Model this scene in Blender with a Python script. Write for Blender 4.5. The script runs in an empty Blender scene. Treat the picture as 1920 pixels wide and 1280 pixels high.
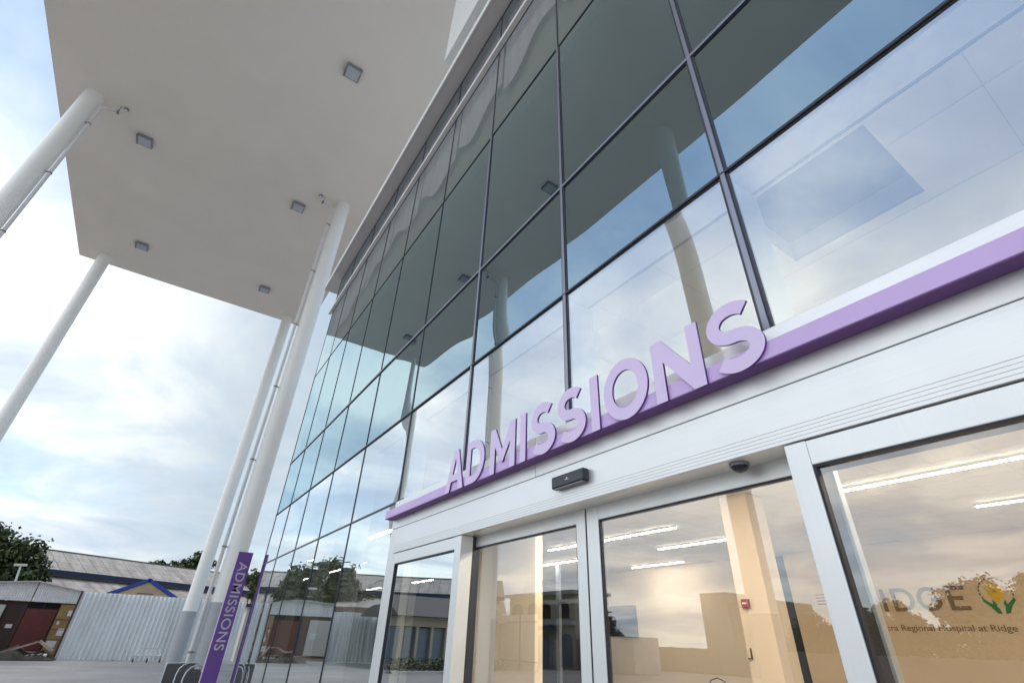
import bpy, bmesh, math, random
from mathutils import Vector, Matrix, noise
R = math.radians
random.seed(7)
SC = bpy.context.scene
COL = SC.collection
WL = {}

# ------------------------------------------------------------------ materials
def nt(name):
    m = bpy.data.materials.new(name); m.use_nodes = True
    n = m.node_tree.nodes; l = m.node_tree.links
    return m, n, l, n['Principled BSDF']

def node(n, t, **kw):
    x = n.new(t)
    for k, v in kw.items():
        if k in x.inputs: x.inputs[k].default_value = v
        else: setattr(x, k, v)
    return x

def paint(name, col, rough=.5, metal=0., var=.08, scale=3., bump=0., bscale=40., spec=.5, detail=5., dirt=None, dscale=.6, damt=.5, stretch=None):
    """principled paint with mild colour wear, optional dirt blotches and bump"""
    m, n, l, b = nt(name)
    b.inputs['Roughness'].default_value = rough
    b.inputs['Metallic'].default_value = metal
    b.inputs['Specular IOR Level'].default_value = spec
    tc = n.new('ShaderNodeTexCoord'); src = tc.outputs['Object']
    if stretch:
        mp = n.new('ShaderNodeMapping'); mp.inputs['Scale'].default_value = stretch
        l.new(src, mp.inputs['Vector']); src = mp.outputs['Vector']
    nz = node(n, 'ShaderNodeTexNoise', Scale=scale, Detail=detail, Roughness=.6); l.new(src, nz.inputs['Vector'])
    rp = n.new('ShaderNodeValToRGB')
    c0 = [max(0, c * (1 - var)) for c in col]; c1 = [min(1, c * (1 + var)) for c in col]
    rp.color_ramp.elements[0].position = .3; rp.color_ramp.elements[1].position = .7
    rp.color_ramp.elements[0].color = (*c0, 1); rp.color_ramp.elements[1].color = (*c1, 1)
    l.new(nz.outputs['Fac'], rp.inputs['Fac']); out = rp.outputs['Color']
    if dirt:
        d = node(n, 'ShaderNodeTexNoise', Scale=dscale, Detail=8., Roughness=.7); l.new(src, d.inputs['Vector'])
        r2 = n.new('ShaderNodeValToRGB'); r2.color_ramp.elements[0].position = .45; r2.color_ramp.elements[1].position = .75
        r2.color_ramp.elements[0].color = (0, 0, 0, 1); r2.color_ramp.elements[1].color = (damt, damt, damt, 1)
        l.new(d.outputs['Fac'], r2.inputs['Fac'])
        mx = n.new('ShaderNodeMix'); mx.data_type = 'RGBA'; l.new(r2.outputs['Color'], mx.inputs[0]); l.new(out, mx.inputs[6])
        mx.inputs[7].default_value = (*dirt, 1); out = mx.outputs[2]
    l.new(out, b.inputs['Base Color'])
    if bump:
        bz = node(n, 'ShaderNodeTexNoise', Scale=bscale, Detail=4.); l.new(src, bz.inputs['Vector'])
        bp = node(n, 'ShaderNodeBump', Strength=bump, Distance=.02); l.new(bz.outputs['Fac'], bp.inputs['Height'])
        l.new(bp.outputs['Normal'], b.inputs['Normal'])
    return m

def brushed(name, col, rough=.36, metal=.9, stretch=(.6, 60, 60)):
    m, n, l, b = nt(name)
    b.inputs['Metallic'].default_value = metal
    tc = n.new('ShaderNodeTexCoord')
    mp = n.new('ShaderNodeMapping'); mp.inputs['Scale'].default_value = stretch; l.new(tc.outputs['Object'], mp.inputs['Vector'])
    nz = node(n, 'ShaderNodeTexNoise', Scale=4., Detail=5.); l.new(mp.outputs['Vector'], nz.inputs['Vector'])
    n2 = node(n, 'ShaderNodeTexNoise', Scale=1.7, Detail=6., Roughness=.65); l.new(tc.outputs['Object'], n2.inputs['Vector'])
    rr = node(n, 'ShaderNodeMapRange'); rr.inputs[1].default_value = .3; rr.inputs[2].default_value = .7
    rr.inputs[3].default_value = rough - .06; rr.inputs[4].default_value = rough + .08
    l.new(n2.outputs['Fac'], rr.inputs[0]); l.new(rr.outputs[0], b.inputs['Roughness'])
    rp = n.new('ShaderNodeValToRGB'); rp.color_ramp.elements[0].position = .35; rp.color_ramp.elements[1].position = .65
    rp.color_ramp.elements[0].color = (*[c * .985 for c in col], 1); rp.color_ramp.elements[1].color = (*[min(1, c * 1.012) for c in col], 1)
    l.new(nz.outputs['Fac'], rp.inputs['Fac']); l.new(rp.outputs['Color'], b.inputs['Base Color'])
    bp = node(n, 'ShaderNodeBump', Strength=.012, Distance=.003); l.new(nz.outputs['Fac'], bp.inputs['Height']); l.new(bp.outputs['Normal'], b.inputs['Normal'])
    return m

def glass(name, base, tint_t, tint_r, power=5.):
    """thin coated glazing: mirror reflection that grows towards grazing, over tinted see-through"""
    m = bpy.data.materials.new(name); m.use_nodes = True
    n = m.node_tree.nodes; l = m.node_tree.links; n.clear()
    o = n.new('ShaderNodeOutputMaterial'); mx = n.new('ShaderNodeMixShader')
    t = n.new('ShaderNodeBsdfTransparent'); t.inputs[0].default_value = (*tint_t, 1)
    g = n.new('ShaderNodeBsdfGlossy'); g.inputs['Color'].default_value = (*tint_r, 1); g.inputs['Roughness'].default_value = 0.
    lw = n.new('ShaderNodeLayerWeight'); lw.inputs['Blend'].default_value = .5
    pw = n.new('ShaderNodeMath'); pw.operation = 'POWER'; l.new(lw.outputs['Facing'], pw.inputs[0]); pw.inputs[1].default_value = power
    ma = n.new('ShaderNodeMath'); ma.operation = 'MULTIPLY_ADD'; l.new(pw.outputs[0], ma.inputs[0]); ma.inputs[1].default_value = 1 - base; ma.inputs[2].default_value = base
    l.new(ma.outputs[0], mx.inputs[0]); l.new(t.outputs[0], mx.inputs[1]); l.new(g.outputs[0], mx.inputs[2]); l.new(mx.outputs[0], o.inputs[0])
    return m

def lamp_mat(name, col, s):
    m = bpy.data.materials.new(name); m.use_nodes = True
    n = m.node_tree.nodes; l = m.node_tree.links; n.clear()
    o = n.new('ShaderNodeOutputMaterial'); e = n.new('ShaderNodeEmission'); e.inputs[0].default_value = (*col, 1); e.inputs[1].default_value = s
    l.new(e.outputs[0], o.inputs[0]); return m

def leafmat(name, c0, c1):
    m, n, l, b = nt(name); b.inputs['Roughness'].default_value = .55; b.inputs['Specular IOR Level'].default_value = .3
    tc = n.new('ShaderNodeTexCoord')
    nz = node(n, 'ShaderNodeTexNoise', Scale=.55, Detail=5., Roughness=.7); l.new(tc.outputs['Object'], nz.inputs['Vector'])
    gi = n.new('ShaderNodeNewGeometry')
    ad = n.new('ShaderNodeMath'); ad.operation = 'MULTIPLY_ADD'; l.new(gi.outputs['Random Per Island'], ad.inputs[0]); ad.inputs[1].default_value = .5; l.new(nz.outputs['Fac'], ad.inputs[2])
    rp = n.new('ShaderNodeValToRGB'); rp.color_ramp.elements[0].position = .45; rp.color_ramp.elements[1].position = 1.
    rp.color_ramp.elements[0].color = (*c0, 1); rp.color_ramp.elements[1].color = (*c1, 1)
    l.new(ad.outputs[0], rp.inputs['Fac']); l.new(rp.outputs['Color'], b.inputs['Base Color'])
    return m

def roofmat(name, c0, c1, c2):
    """old fibre-cement sheet roof: sheet rows, streaks and lichen stains"""
    m, n, l, b = nt(name); b.inputs['Roughness'].default_value = .85
    tc = n.new('ShaderNodeTexCoord')
    br = node(n, 'ShaderNodeTexBrick', Scale=1.); br.inputs['Color1'].default_value = (*c0, 1); br.inputs['Color2'].default_value = (*c1, 1)
    br.inputs['Mortar'].default_value = (*[c * .8 for c in c2], 1); br.inputs['Mortar Size'].default_value = .025; br.inputs['Brick Width'].default_value = 1.1; br.inputs['Row Height'].default_value = 1.35
    br.offset = 0.
    l.new(tc.outputs['UV'], br.inputs['Vector'])
    mp = n.new('ShaderNodeMapping'); mp.inputs['Scale'].default_value = (.9, .22, 1); l.new(tc.outputs['UV'], mp.inputs['Vector'])
    nz = node(n, 'ShaderNodeTexNoise', Scale=1.1, Detail=9., Roughness=.72); l.new(mp.outputs[0], nz.inputs['Vector'])
    rp = n.new('ShaderNodeValToRGB'); rp.color_ramp.elements[0].position = .42; rp.color_ramp.elements[1].position = .68
    rp.color_ramp.elements[0].color = (0, 0, 0, 1); rp.color_ramp.elements[1].color = (.75, .75, .75, 1); l.new(nz.outputs['Fac'], rp.inputs[0])
    mx = n.new('ShaderNodeMix'); mx.data_type = 'RGBA'; l.new(rp.outputs[0], mx.inputs[0]); l.new(br.outputs['Color'], mx.inputs[6]); mx.inputs[7].default_value = (*c2, 1)
    l.new(mx.outputs[2], b.inputs['Base Color'])
    return m

M = {}
M['glass'] = glass('coated_glass', .38, (.30, .36, .37), (.60, .78, .86), 2.6)
M['glass_low'] = glass('clear_coated_glass', .40, (.60, .64, .63), (.88, .95, 1.), 2.3)
M['glass_left'] = glass('deep_coated_glass', .46, (.34, .37, .37), (.90, .97, 1.), 2.2)
M['glass_door'] = glass('door_glass', .215, (.86, .86, .84), (.95, .97, 1.), 4.)
M['glass_in'] = glass('inner_glass', .10, (.7, .8, .85), (.9, .95, 1.), 5.)
M['alu'] = brushed('satin_aluminium', (.85, .86, .855), .42, .6)
M['alu_v'] = brushed('satin_aluminium_upright', (.84, .86, .86), .42, .6, (60, 60, .6))
M['dark'] = paint('gasket_rubber', (.012, .013, .022), .5, 0, .2, 8)
M['mull'] = paint('mullion_dark', (.065, .07, .09), .38, .55, .12, 6)
M['cap'] = brushed('mullion_cap', (.30, .31, .37), .36, .8, (40, 40, .8))
M['bar'] = brushed('polished_bar', (.95, .95, .94), .35, .25)
M['groove'] = paint('aluminium_groove', (.73, .76, .77), .5, .3, .03, 4)
M['glass_top'] = glass('clear_top_glass', .24, (.74, .74, .76), (.74, .89, .96), 3.5)
M['reflectl'] = paint('lilac_reflection', (.76, .675, .675), .8, 0, .22, 1.1, stretch=(5., 1., .5))  # reflection tone of the top panes, painted on sheets behind them
M['mbox'] = paint('mullion_box', (.62, .68, .78), .4, .2, .05, 4)
M['white'] = paint('white_render', (.88, .885, .87), .7, 0, .03, 1.5, .15, 60)
M['soffit'] = paint('soffit_plaster', (.95, .88, .795), .8, 0, .02, .35, .12, 30, dirt=(.70, .63, .55), dscale=.22, damt=.2)
M['eave_soffit'] = paint('eave_panel', (.78, .77, .77), .55, 0, .05, 1.2)
M['colw'] = paint('column_paint', (.92, .92, .895), .36, 0, .006, .8, detail=1.)
M['colg'] = paint('column_base_paint', (.42, .44, .47), .4, 0, .06, 2.)
M['pipe'] = paint('pipe_paint', (.74, .74, .75), .4, 0, .05, 3)
M['clamp'] = paint('clamp_metal', (.26, .23, .22), .5, .3, .2, 9)
M['lampbody'] = paint('lamp_housing', (.30, .30, .34), .45, .3, .1, 6)
M['lampglass'] = paint('lamp_lens', (.55, .57, .62), .25, 0, .06, 5)
M['purple'] = paint('purple_paint', (.82, .67, .97), .42, 0, .03, 2.)
M['purple_ledge'] = paint('purple_ledge_shaded', (.70, .51, .89), .40, 0, .04, 2., dirt=(.5, .36, .62), dscale=2.5, damt=.3)  # letter paint deepened, darker lighting on the ledge put into its colour
M['purple_shade'] = paint('purple_underside_shade', (.22, .10, .36), .5, 0, .06, 3.)  # shade below the ledge as a dark colour
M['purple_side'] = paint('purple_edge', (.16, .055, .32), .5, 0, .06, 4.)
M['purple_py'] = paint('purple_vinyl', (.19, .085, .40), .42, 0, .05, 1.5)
M['vinyl'] = paint('white_vinyl', (.62, .60, .68), .5, 0, .04, 3)
M['black'] = paint('black_plastic', (.018, .022, .034), .3, 0, .2, 12)
M['mark'] = paint('white_print', (.75, .76, .78), .5)
M['corr'] = paint('white_sheet', (.80, .84, .87), .42, .1, .05, .9, dirt=(.40, .36, .32), dscale=1.1, damt=.42, stretch=(1., 1., .22))
M['corr_old'] = paint('old_sheet', (.80, .80, .82), .5, .1, .08, 1., dirt=(.36, .26, .2), dscale=.9, damt=.45)
M['post'] = paint('fence_post_paint', (.06, .025, .045), .6)
M['red'] = paint('oxide_red_paint', (.17, .030, .022), .55, 0, .2, 1.5, dirt=(.05, .018, .015), damt=.6)
M['brown'] = paint('brown_paint', (.055, .026, .022), .6, 0, .2, 1.5)
M['opening'] = paint('dark_opening', (.01, .01, .012), .9)
M['ochre'] = paint('ochre_board', (.34, .215, .075), .7, 0, .2, 2.5, dirt=(.16, .11, .06), dscale=1.5, damt=.7)
M['paper'] = paint('paper', (.72, .72, .73), .8)
M['dust'] = paint('dusty_wall', (.40, .33, .27), .85, 0, .15, 1.5, dirt=(.25, .18, .13))
M['plank'] = paint('weathered_plank', (.40, .31, .25), .8, 0, .25, 3.)
M['soil'] = paint('dark_rubble', (.035, .032, .028), .95, 0, .5, 4., .6, 12)
M['blue'] = paint('blue_fascia', (.006, .02, .06), .5, 0, .15, 1.)
M['blue2'] = paint('bright_blue_board', (.012, .055, .30), .45, 0, .1, 1.)
M['tan'] = paint('tan_wall', (.48, .37, .25), .8, 0, .1, 1., dirt=(.3, .22, .15))
M['cream'] = paint('cream_wall', (.56, .50, .36), .8, 0, .06, .8, dirt=(.4, .34, .24), damt=.3)
M['palew'] = paint('pale_wall', (.62, .60, .56), .8, 0, .06, .6, dirt=(.4, .36, .32), damt=.3)
M['farw'] = paint('far_wall', (.30, .29, .27), .85, 0, .1, .4)
M['navy'] = paint('navy_cabin', (.035, .045, .08), .5, .1, .12, 1.)
M['awning'] = paint('teal_awning', (.06, .16, .20), .55)
M['roof'] = roofmat('fibre_cement_roof', (.47, .42, .365), (.40, .355, .31), (.145, .125, .115))
M['roofg'] = roofmat('grey_roof', (.30, .28, .26), (.25, .235, .22), (.14, .13, .125))
M['chim'] = paint('orange_chimney', (.55, .30, .12), .8)
M['steel'] = paint('galvanised_tube', (.62, .64, .67), .35, .3, .1, 8)
M['seat'] = paint('grey_panel', (.14, .145, .155), .55, 0, .2, 5.)
M['beige'] = paint('beige_wall', (.80, .69, .54), .75, 0, .03, .8)
M['pillar'] = paint('tan_pillar', (.58, .485, .37), .7, 0, .04, .8)
M['tanw'] = paint('tan_feature_wall', (.70, .55, .38), .7, 0, .04, .6)
M['paleb'] = paint('pale_interior', (.72, .67, .60), .7, 0, .03, .8)
M['ceil'] = paint('ceiling_tile', (.78, .74, .66), .85, 0, .02, 1.)
M['ceilgrid'] = paint('ceiling_grid', (.62, .58, .50), .7)
M['darkin'] = paint('dark_interior', (.045, .05, .055), .8, 0, .2, .7)
M['slate'] = paint('upper_room', (.06, .065, .06), .8, 0, .12, .5)
M['blind'] = paint('olive_board', (.27, .28, .215), .8, 0, .12, 1.)
M['bpost'] = paint('blue_grey_steel', (.20, .25, .32), .5, .2, .06, 3)
M['infloor'] = paint('floor_tile', (.45, .42, .38), .25, 0, .05, 1.)
M['letter'] = paint('brown_letter', (.22, .15, .085), .6)
M['yellow'] = paint('yellow_petal', (.80, .52, .03), .6)
M['green'] = paint('green_leaf_print', (.03, .20, .05), .6)
M['redsign'] = paint('red_sign', (.22, .035, .04), .5)
M['chair'] = paint('dark_chair_tube', (.05, .03, .025), .4, .3)
M['strip'] = lamp_mat('strip_lamp', (1., .89, .74), 44.)
M['strip_fill'] = lamp_mat('strip_lamp_fill', (1., .88, .72), 95.)  # for the added unseen strips, stronger than the visible ones
M['strip_y'] = lamp_mat('strip_lamp_warm', (1., .80, .30), 2.2)
M['leaf'] = leafmat('leaf_dark', (.012, .026, .008), (.075, .10, .026))
M['leaf2'] = leafmat('leaf_mid', (.018, .034, .012), (.085, .11, .035))
M['bark'] = paint('bark', (.09, .065, .045), .9, 0, .3, 4., .5, 10)

# ------------------------------------------------------------------ geometry helpers
class MB:
    def __init__(s): s.v = []; s.f = []; s.uv = None
    def add(s, vs, fs):
        o = len(s.v); s.v += [tuple(v) for v in vs]; s.f += [tuple(i + o for i in f) for f in fs]; return s
    def box(s, x0, x1, y0, y1, z0, z1):
        x0, x1 = min(x0, x1), max(x0, x1); y0, y1 = min(y0, y1), max(y0, y1); z0, z1 = min(z0, z1), max(z0, z1)
        return s.add([(x0,y0,z0),(x1,y0,z0),(x1,y1,z0),(x0,y1,z0),(x0,y0,z1),(x1,y0,z1),(x1,y1,z1),(x0,y1,z1)],
                     [(3,2,1,0),(4,5,6,7),(0,1,5,4),(1,2,6,5),(2,3,7,6),(3,0,4,7)])
    def obox(s, c, ax, ay, az):
        """box from centre and three half-axis vectors"""
        c, ax, ay, az = [Vector(q).to_3d() for q in (c, ax, ay, az)]
        p = [c + sx*ax + sy*ay + sz*az for sz in (-1,1) for sx, sy in ((-1,-1),(1,-1),(1,1),(-1,1))]
        return s.add(p, [(3,2,1,0),(4,5,6,7),(0,1,5,4),(1,2,6,5),(2,3,7,6),(3,0,4,7)])
    def tube(s, pts, r, n=10, cap=True):
        pts = [Vector(p) for p in pts]; rings = []
        for i, p in enumerate(pts):
            d = (pts[min(i+1, len(pts)-1)] - pts[max(i-1, 0)]).normalized()
            u = d.orthogonal().normalized() if i == 0 else (u - d * u.dot(d)).normalized()
            w = d.cross(u); rr = r[i] if isinstance(r, (list, tuple)) else r
            rings.append([p + rr*(math.cos(2*math.pi*k/n)*u + math.sin(2*math.pi*k/n)*w) for k in range(n)])
        o = [v for q in rings for v in q]; f = []
        for i in range(len(rings)-1):
            for k in range(n): f.append((i*n+k, i*n+(k+1)%n, (i+1)*n+(k+1)%n, (i+1)*n+k))
        if cap: f.append(tuple(reversed(range(n)))); f.append(tuple((len(rings)-1)*n+k for k in range(n)))
        return s.add(o, f)
    def prism(s, poly, axis, a, b):
        """extrude a 2-D polygon along an axis ('x','y','z') from a to b"""
        mk = {'x': lambda p, t: (t, p[0], p[1]), 'y': lambda p, t: (p[0], t, p[1]), 'z': lambda p, t: (p[0], p[1], t)}[axis]
        n = len(poly); vs = [mk(p, a) for p in poly] + [mk(p, b) for p in poly]
        return s.add(vs, [tuple(reversed(range(n))), tuple(range(n, 2*n))] + [(i, (i+1)%n, n+(i+1)%n, n+i) for i in range(n)])
    def build(s, name, mat, parent=None, smooth=False, bevel=0., loc=None):
        me = bpy.data.meshes.new(name)
        off = Vector(loc) if loc is not None else (WL[parent.name] if parent else Vector((0,0,0)))
        me.from_pydata([tuple(Vector(v) - off) for v in s.v], [], s.f)
        bm = bmesh.new(); bm.from_mesh(me); bmesh.ops.recalc_face_normals(bm, faces=bm.faces); bm.to_mesh(me); bm.free()
        o = bpy.data.objects.new(name, me); COL.objects.link(o); me.materials.append(mat)
        if parent:
            o.parent = parent
            if loc is not None: o.location = off - WL[parent.name]
        elif loc is not None: o.location = off
        WL[o.name] = off
        if smooth: me.shade_smooth(); me.set_sharp_from_angle(angle=R(40))
        if bevel:
            b = o.modifiers.new('bevel', 'BEVEL'); b.width = bevel; b.segments = 2; b.limit_method = 'ANGLE'
        return o

def thing(name, label, cat, loc=(0,0,0), group=None):
    o = bpy.data.objects.new(name, None); COL.objects.link(o); o.location = loc; WL[o.name] = Vector(loc)
    o.empty_display_size = .2; o['label'] = label; o['category'] = cat
    if group: o['group'] = group
    return o
def tag(o, label, cat, group=None):
    o['label'] = label; o['category'] = cat
    if group: o['group'] = group
    return o
def struct(o, kind='structure'): o['kind'] = kind; return o
def dup(root, loc, label=None):
    r = root.copy(); COL.objects.link(r); r.location = loc; WL[r.name] = Vector(loc)
    if label: r['label'] = label
    def rec(src, dst):
        for ch in list(src.children):
            c = ch.copy(); COL.objects.link(c); c.parent = dst; rec(ch, c)
    rec(root, r); return r

def text_mesh(name, body, size, mat, parent, M4, extr=.004, xscale=1., offset=0., space=1., fit=None):
    cu = bpy.data.curves.new(name, 'FONT'); cu.body = body; cu.size = size; cu.extrude = extr; cu.offset = offset; cu.space_character = space
    t = bpy.data.objects.new('tmp', cu); COL.objects.link(t)
    bpy.context.view_layer.update()
    me = bpy.data.meshes.new_from_object(t.evaluated_get(bpy.context.evaluated_depsgraph_get()))
    bpy.data.objects.remove(t)
    if fit: xs_v = [v.co.x for v in me.vertices]; xscale = fit/(max(xs_v)-min(xs_v))
    me.transform(Matrix.Diagonal((xscale, 1, 1, 1)))
    off = WL[parent.name]
    me.transform(Matrix.Translation(-off) @ M4)
    me.materials.clear(); me.materials.append(mat)
    o = bpy.data.objects.new(name, me); COL.objects.link(o); o.parent = parent; WL[o.name] = off
    return o

# ------------------------------------------------------------------ ground, sky, light, camera
g = MB()
N = 40
g.add([(-600 + 1200*i/N, -600 + 1200*j/N, 0) for j in range(N+1) for i in range(N+1)], [(j*(N+1)+i, j*(N+1)+i+1, (j+1)*(N+1)+i+1, (j+1)*(N+1)+i) for j in range(N) for i in range(N)])
gm, n_, l_, b_ = nt('concrete_paving')
tc = n_.new('ShaderNodeTexCoord'); b_.inputs['Roughness'].default_value = .7
br = node(n_, 'ShaderNodeTexBrick', Scale=1.); br.inputs['Color1'].default_value = (.31, .30, .29, 1); br.inputs['Color2'].default_value = (.275, .265, .255, 1); br.inputs['Mortar'].default_value = (.25, .25, .26, 1)
br.inputs['Brick Width'].default_value = 1.2; br.inputs['Row Height'].default_value = 1.2; br.inputs['Mortar Size'].default_value = .012; br.offset = 0.
l_.new(tc.outputs['Object'], br.inputs['Vector'])
nz = node(n_, 'ShaderNodeTexNoise', Scale=.35, Detail=8., Roughness=.65); l_.new(tc.outputs['Object'], nz.inputs['Vector'])
rp = n_.new('ShaderNodeValToRGB'); rp.color_ramp.elements[0].position = .3; rp.color_ramp.elements[1].position = .75; rp.color_ramp.elements[0].color = (.72, .72, .72, 1); rp.color_ramp.elements[1].color = (1.1, 1.1, 1.1, 1)
l_.new(nz.outputs['Fac'], rp.inputs[0])
mx = n_.new('ShaderNodeMix'); mx.data_type = 'RGBA'; mx.blend_type = 'MULTIPLY'; mx.inputs[0].default_value = 1.; l_.new(br.outputs['Color'], mx.inputs[6]); l_.new(rp.outputs[0], mx.inputs[7]); l_.new(mx.outputs[2], b_.inputs['Base Color'])
struct(g.build('ground', gm))

SUN_EL, SUN_AZ = 63., 188.      # azimuth measured clockwise from +Y
w = bpy.data.worlds.new('World'); SC.world = w; w.use_nodes = True
n_, l_ = w.node_tree.nodes, w.node_tree.links; n_.clear()
wo = n_.new('ShaderNodeOutputWorld'); bg = n_.new('ShaderNodeBackground'); bg.inputs[1].default_value = .1; l_.new(bg.outputs[0], wo.inputs[0])
sky = n_.new('ShaderNodeTexSky'); sky.sky_type = 'NISHITA'; sky.sun_disc = False; sky.sun_elevation = R(SUN_EL); sky.sun_rotation = R(SUN_AZ); sky.air_density = 1.2; sky.dust_density = .2
tc = n_.new('ShaderNodeTexCoord'); sx = n_.new('ShaderNodeSeparateXYZ'); l_.new(tc.outputs['Generated'], sx.inputs[0])
def mth(op, a, b=None, c=None):
    x = n_.new('ShaderNodeMath'); x.operation = op
    for i, q in enumerate((a, b, c)):
        if q is None: continue
        if isinstance(q, (int, float)): x.inputs[i].default_value = q
        else: l_.new(q, x.inputs[i])
    return x.outputs[0]
zc = mth('MAXIMUM', sx.outputs[2], 0.)
dz = mth('ADD', zc, .16)
cx = n_.new('ShaderNodeCombineXYZ'); l_.new(mth('DIVIDE', sx.outputs[0], dz), cx.inputs[0]); l_.new(mth('DIVIDE', sx.outputs[1], dz), cx.inputs[1]); cx.inputs[2].default_value = 3.7
def cloudnoise(sc, det, rgh, dist, off):
    mp = n_.new('ShaderNodeMapping'); mp.inputs['Location'].default_value = off; l_.new(cx.outputs[0], mp.inputs[0])
    z = node(n_, 'ShaderNodeTexNoise', Scale=sc, Detail=det, Roughness=rgh, Distortion=dist); l_.new(mp.outputs[0], z.inputs['Vector']); return z.outputs['Fac']
cover = cloudnoise(.75, 9., .58, .3, (1.3, 2.1, 0))
shade = cloudnoise(1.5, 8., .56, .4, (7.3, 4.4, 0))
def ramp(fac, stops):
    r = n_.new('ShaderNodeValToRGB'); e = r.color_ramp.elements
    while len(e) < len(stops): e.new(.5)
    for q, (p, c) in zip(e, stops): q.position = p; q.color = (*c, 1)
    l_.new(fac, r.inputs[0]); return r.outputs[0]
thin = node(n_, 'ShaderNodeMapRange'); thin.inputs[1].default_value = .45; thin.inputs[2].default_value = .85; thin.inputs[3].default_value = 1.; thin.inputs[4].default_value = .30; l_.new(zc, thin.inputs[0])
cm = mth('MULTIPLY', ramp(cover, [(.27, (.15, .15, .15)), (.52, (1, 1, 1))]), thin.outputs[0])
cA = ramp(shade, [(.28, (3.35, 4.2, 5.05)), (.47, (4.1, 4.8, 5.4)), (.66, (4.85, 5.35, 5.65))])      # thin bright cloud over the yard
cB = ramp(shade, [(.34, (5.6, 6.4, 7.9)), (.48, (8.6, 9.2, 9.9)), (.60, (13.2, 13.2, 12.6))])      # heavier broken cloud on the sun side
sd_ = node(n_, 'ShaderNodeMapRange'); sd_.inputs[1].default_value = -.05; sd_.inputs[2].default_value = .55; l_.new(mth('MULTIPLY', sx.outputs[1], -1.), sd_.inputs[0])
cmx = n_.new('ShaderNodeMix'); cmx.data_type = 'RGBA'; l_.new(sd_.outputs[0], cmx.inputs[0]); l_.new(cA, cmx.inputs[6]); l_.new(cB, cmx.inputs[7]); cc = cmx.outputs[2]
vs = n_.new('ShaderNodeMix'); vs.data_type = 'RGBA'; vs.blend_type = 'MULTIPLY'; vs.inputs[0].default_value = 1.; l_.new(sky.outputs[0], vs.inputs[6]); vs.inputs[7].default_value = (1.1, 1.25, 1.35, 1)
mk = n_.new('ShaderNodeMix'); mk.data_type = 'RGBA'; l_.new(cm, mk.inputs[0]); l_.new(vs.outputs[2], mk.inputs[6]); l_.new(cc, mk.inputs[7])
l_.new(mk.outputs[2], bg.inputs[0])

sl = bpy.data.lights.new('sun', 'SUN'); sl.energy = 1.5; sl.angle = R(16); sl.color = (1., .93, .84)
so = bpy.data.objects.new('sun', sl); COL.objects.link(so)
sd = Vector((math.sin(R(SUN_AZ))*math.cos(R(SUN_EL)), math.cos(R(SUN_AZ))*math.cos(R(SUN_EL)), math.sin(R(SUN_EL))))
so.rotation_euler = sd.to_track_quat('Z', 'Y').to_euler(); so.location = (0, -20, 30)

cam = bpy.data.cameras.new('camera'); co = bpy.data.objects.new('camera', cam); COL.objects.link(co); SC.camera = co
PIT, YAW, ROL = R(31.6296), R(57.0105), R(2.1961)
cam.sensor_width = 36.; cam.lens = 36.*908.6354/1920.; cam.clip_start = .05; cam.clip_end = 3000.
fw = Vector((-math.sin(YAW)*math.cos(PIT), math.cos(YAW)*math.cos(PIT), math.sin(PIT)))
rt = Vector((math.cos(YAW), math.sin(YAW), 0)); up = rt.cross(fw)
a_ = math.cos(ROL)*rt + math.sin(ROL)*up; u_ = -math.sin(ROL)*rt + math.cos(ROL)*up
co.matrix_world = Matrix(((a_.x, u_.x, -fw.x, 0), (a_.y, u_.y, -fw.y, 0), (a_.z, u_.z, -fw.z, 1.54), (0, 0, 0, 1)))

# ------------------------------------------------------------------ the hospital building
XV = [-12.95, -11.54, -9.977, -8.432, -6.868, -5.26, -3.791, -2.335, -.911, .38, 1.85, 3.3]
ZR = [0., 2.801, 3.865, 5.095, 7.505, 9.72, 10.88]
XL, XR = XV[0], XV[-1]
FY = 2.0
bld = thing('hospital_building', 'glass fronted hospital building with white eave and aluminium sliding entrance doors', 'building', (-5., FY, 0.))
EX0, EX1 = -5.112, 1.55          # entrance unit
def pane(x0, x1, z0, z1, mat, seed, y=FY, amp=.0026, n=12):
    rnd = random.Random(seed); A = amp*rnd.uniform(.45, 1.)*rnd.choice((1, 1, -1)); tx, tz = rnd.gauss(0, .0007), rnd.gauss(0, .0007)
    b = MB(); vs = []
    for j in range(n+1):
        for i in range(n+1):
            u, v = -1 + 2*i/n, -1 + 2*j/n
            u = math.copysign(abs(u)**.7, u); v = math.copysign(abs(v)**.7, v)
            d = A*(1-abs(u)**4)*(1-abs(v)**4) + .0005*A/amp*math.sin(3*u+seed)*math.cos(2.3*v+seed)
            vs.append((x0+(x1-x0)*(u+1)/2, y - d + tx*u*.5 + tz*v*.5, z0+(z1-z0)*(v+1)/2))
    b.add(vs, [(j*(n+1)+i, j*(n+1)+i+1, (j+1)*(n+1)+i+1, (j+1)*(n+1)+i) for j in range(n) for i in range(n)])
    o = b.build('window', mat, bld); o.data.shade_smooth(); return o
for c in range(len(XV)-1):
    for r in range(len(ZR)-1):
        x0, x1, z0, z1 = XV[c], XV[c+1], ZR[r], ZR[r+1]
        if r == 0 and x1 > EX0 + .2: continue
        if r == 1 and x1 > EX0 + .2: z0 = 2.70
        pane(x0+.009, x1-.009, z0+.009, z1-.009, M['glass_top'] if r > 3 else M['glass'] if r > 1 else M['glass_low'] if x1 > -5 else M['glass_left'], c*17+r*5)
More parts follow.
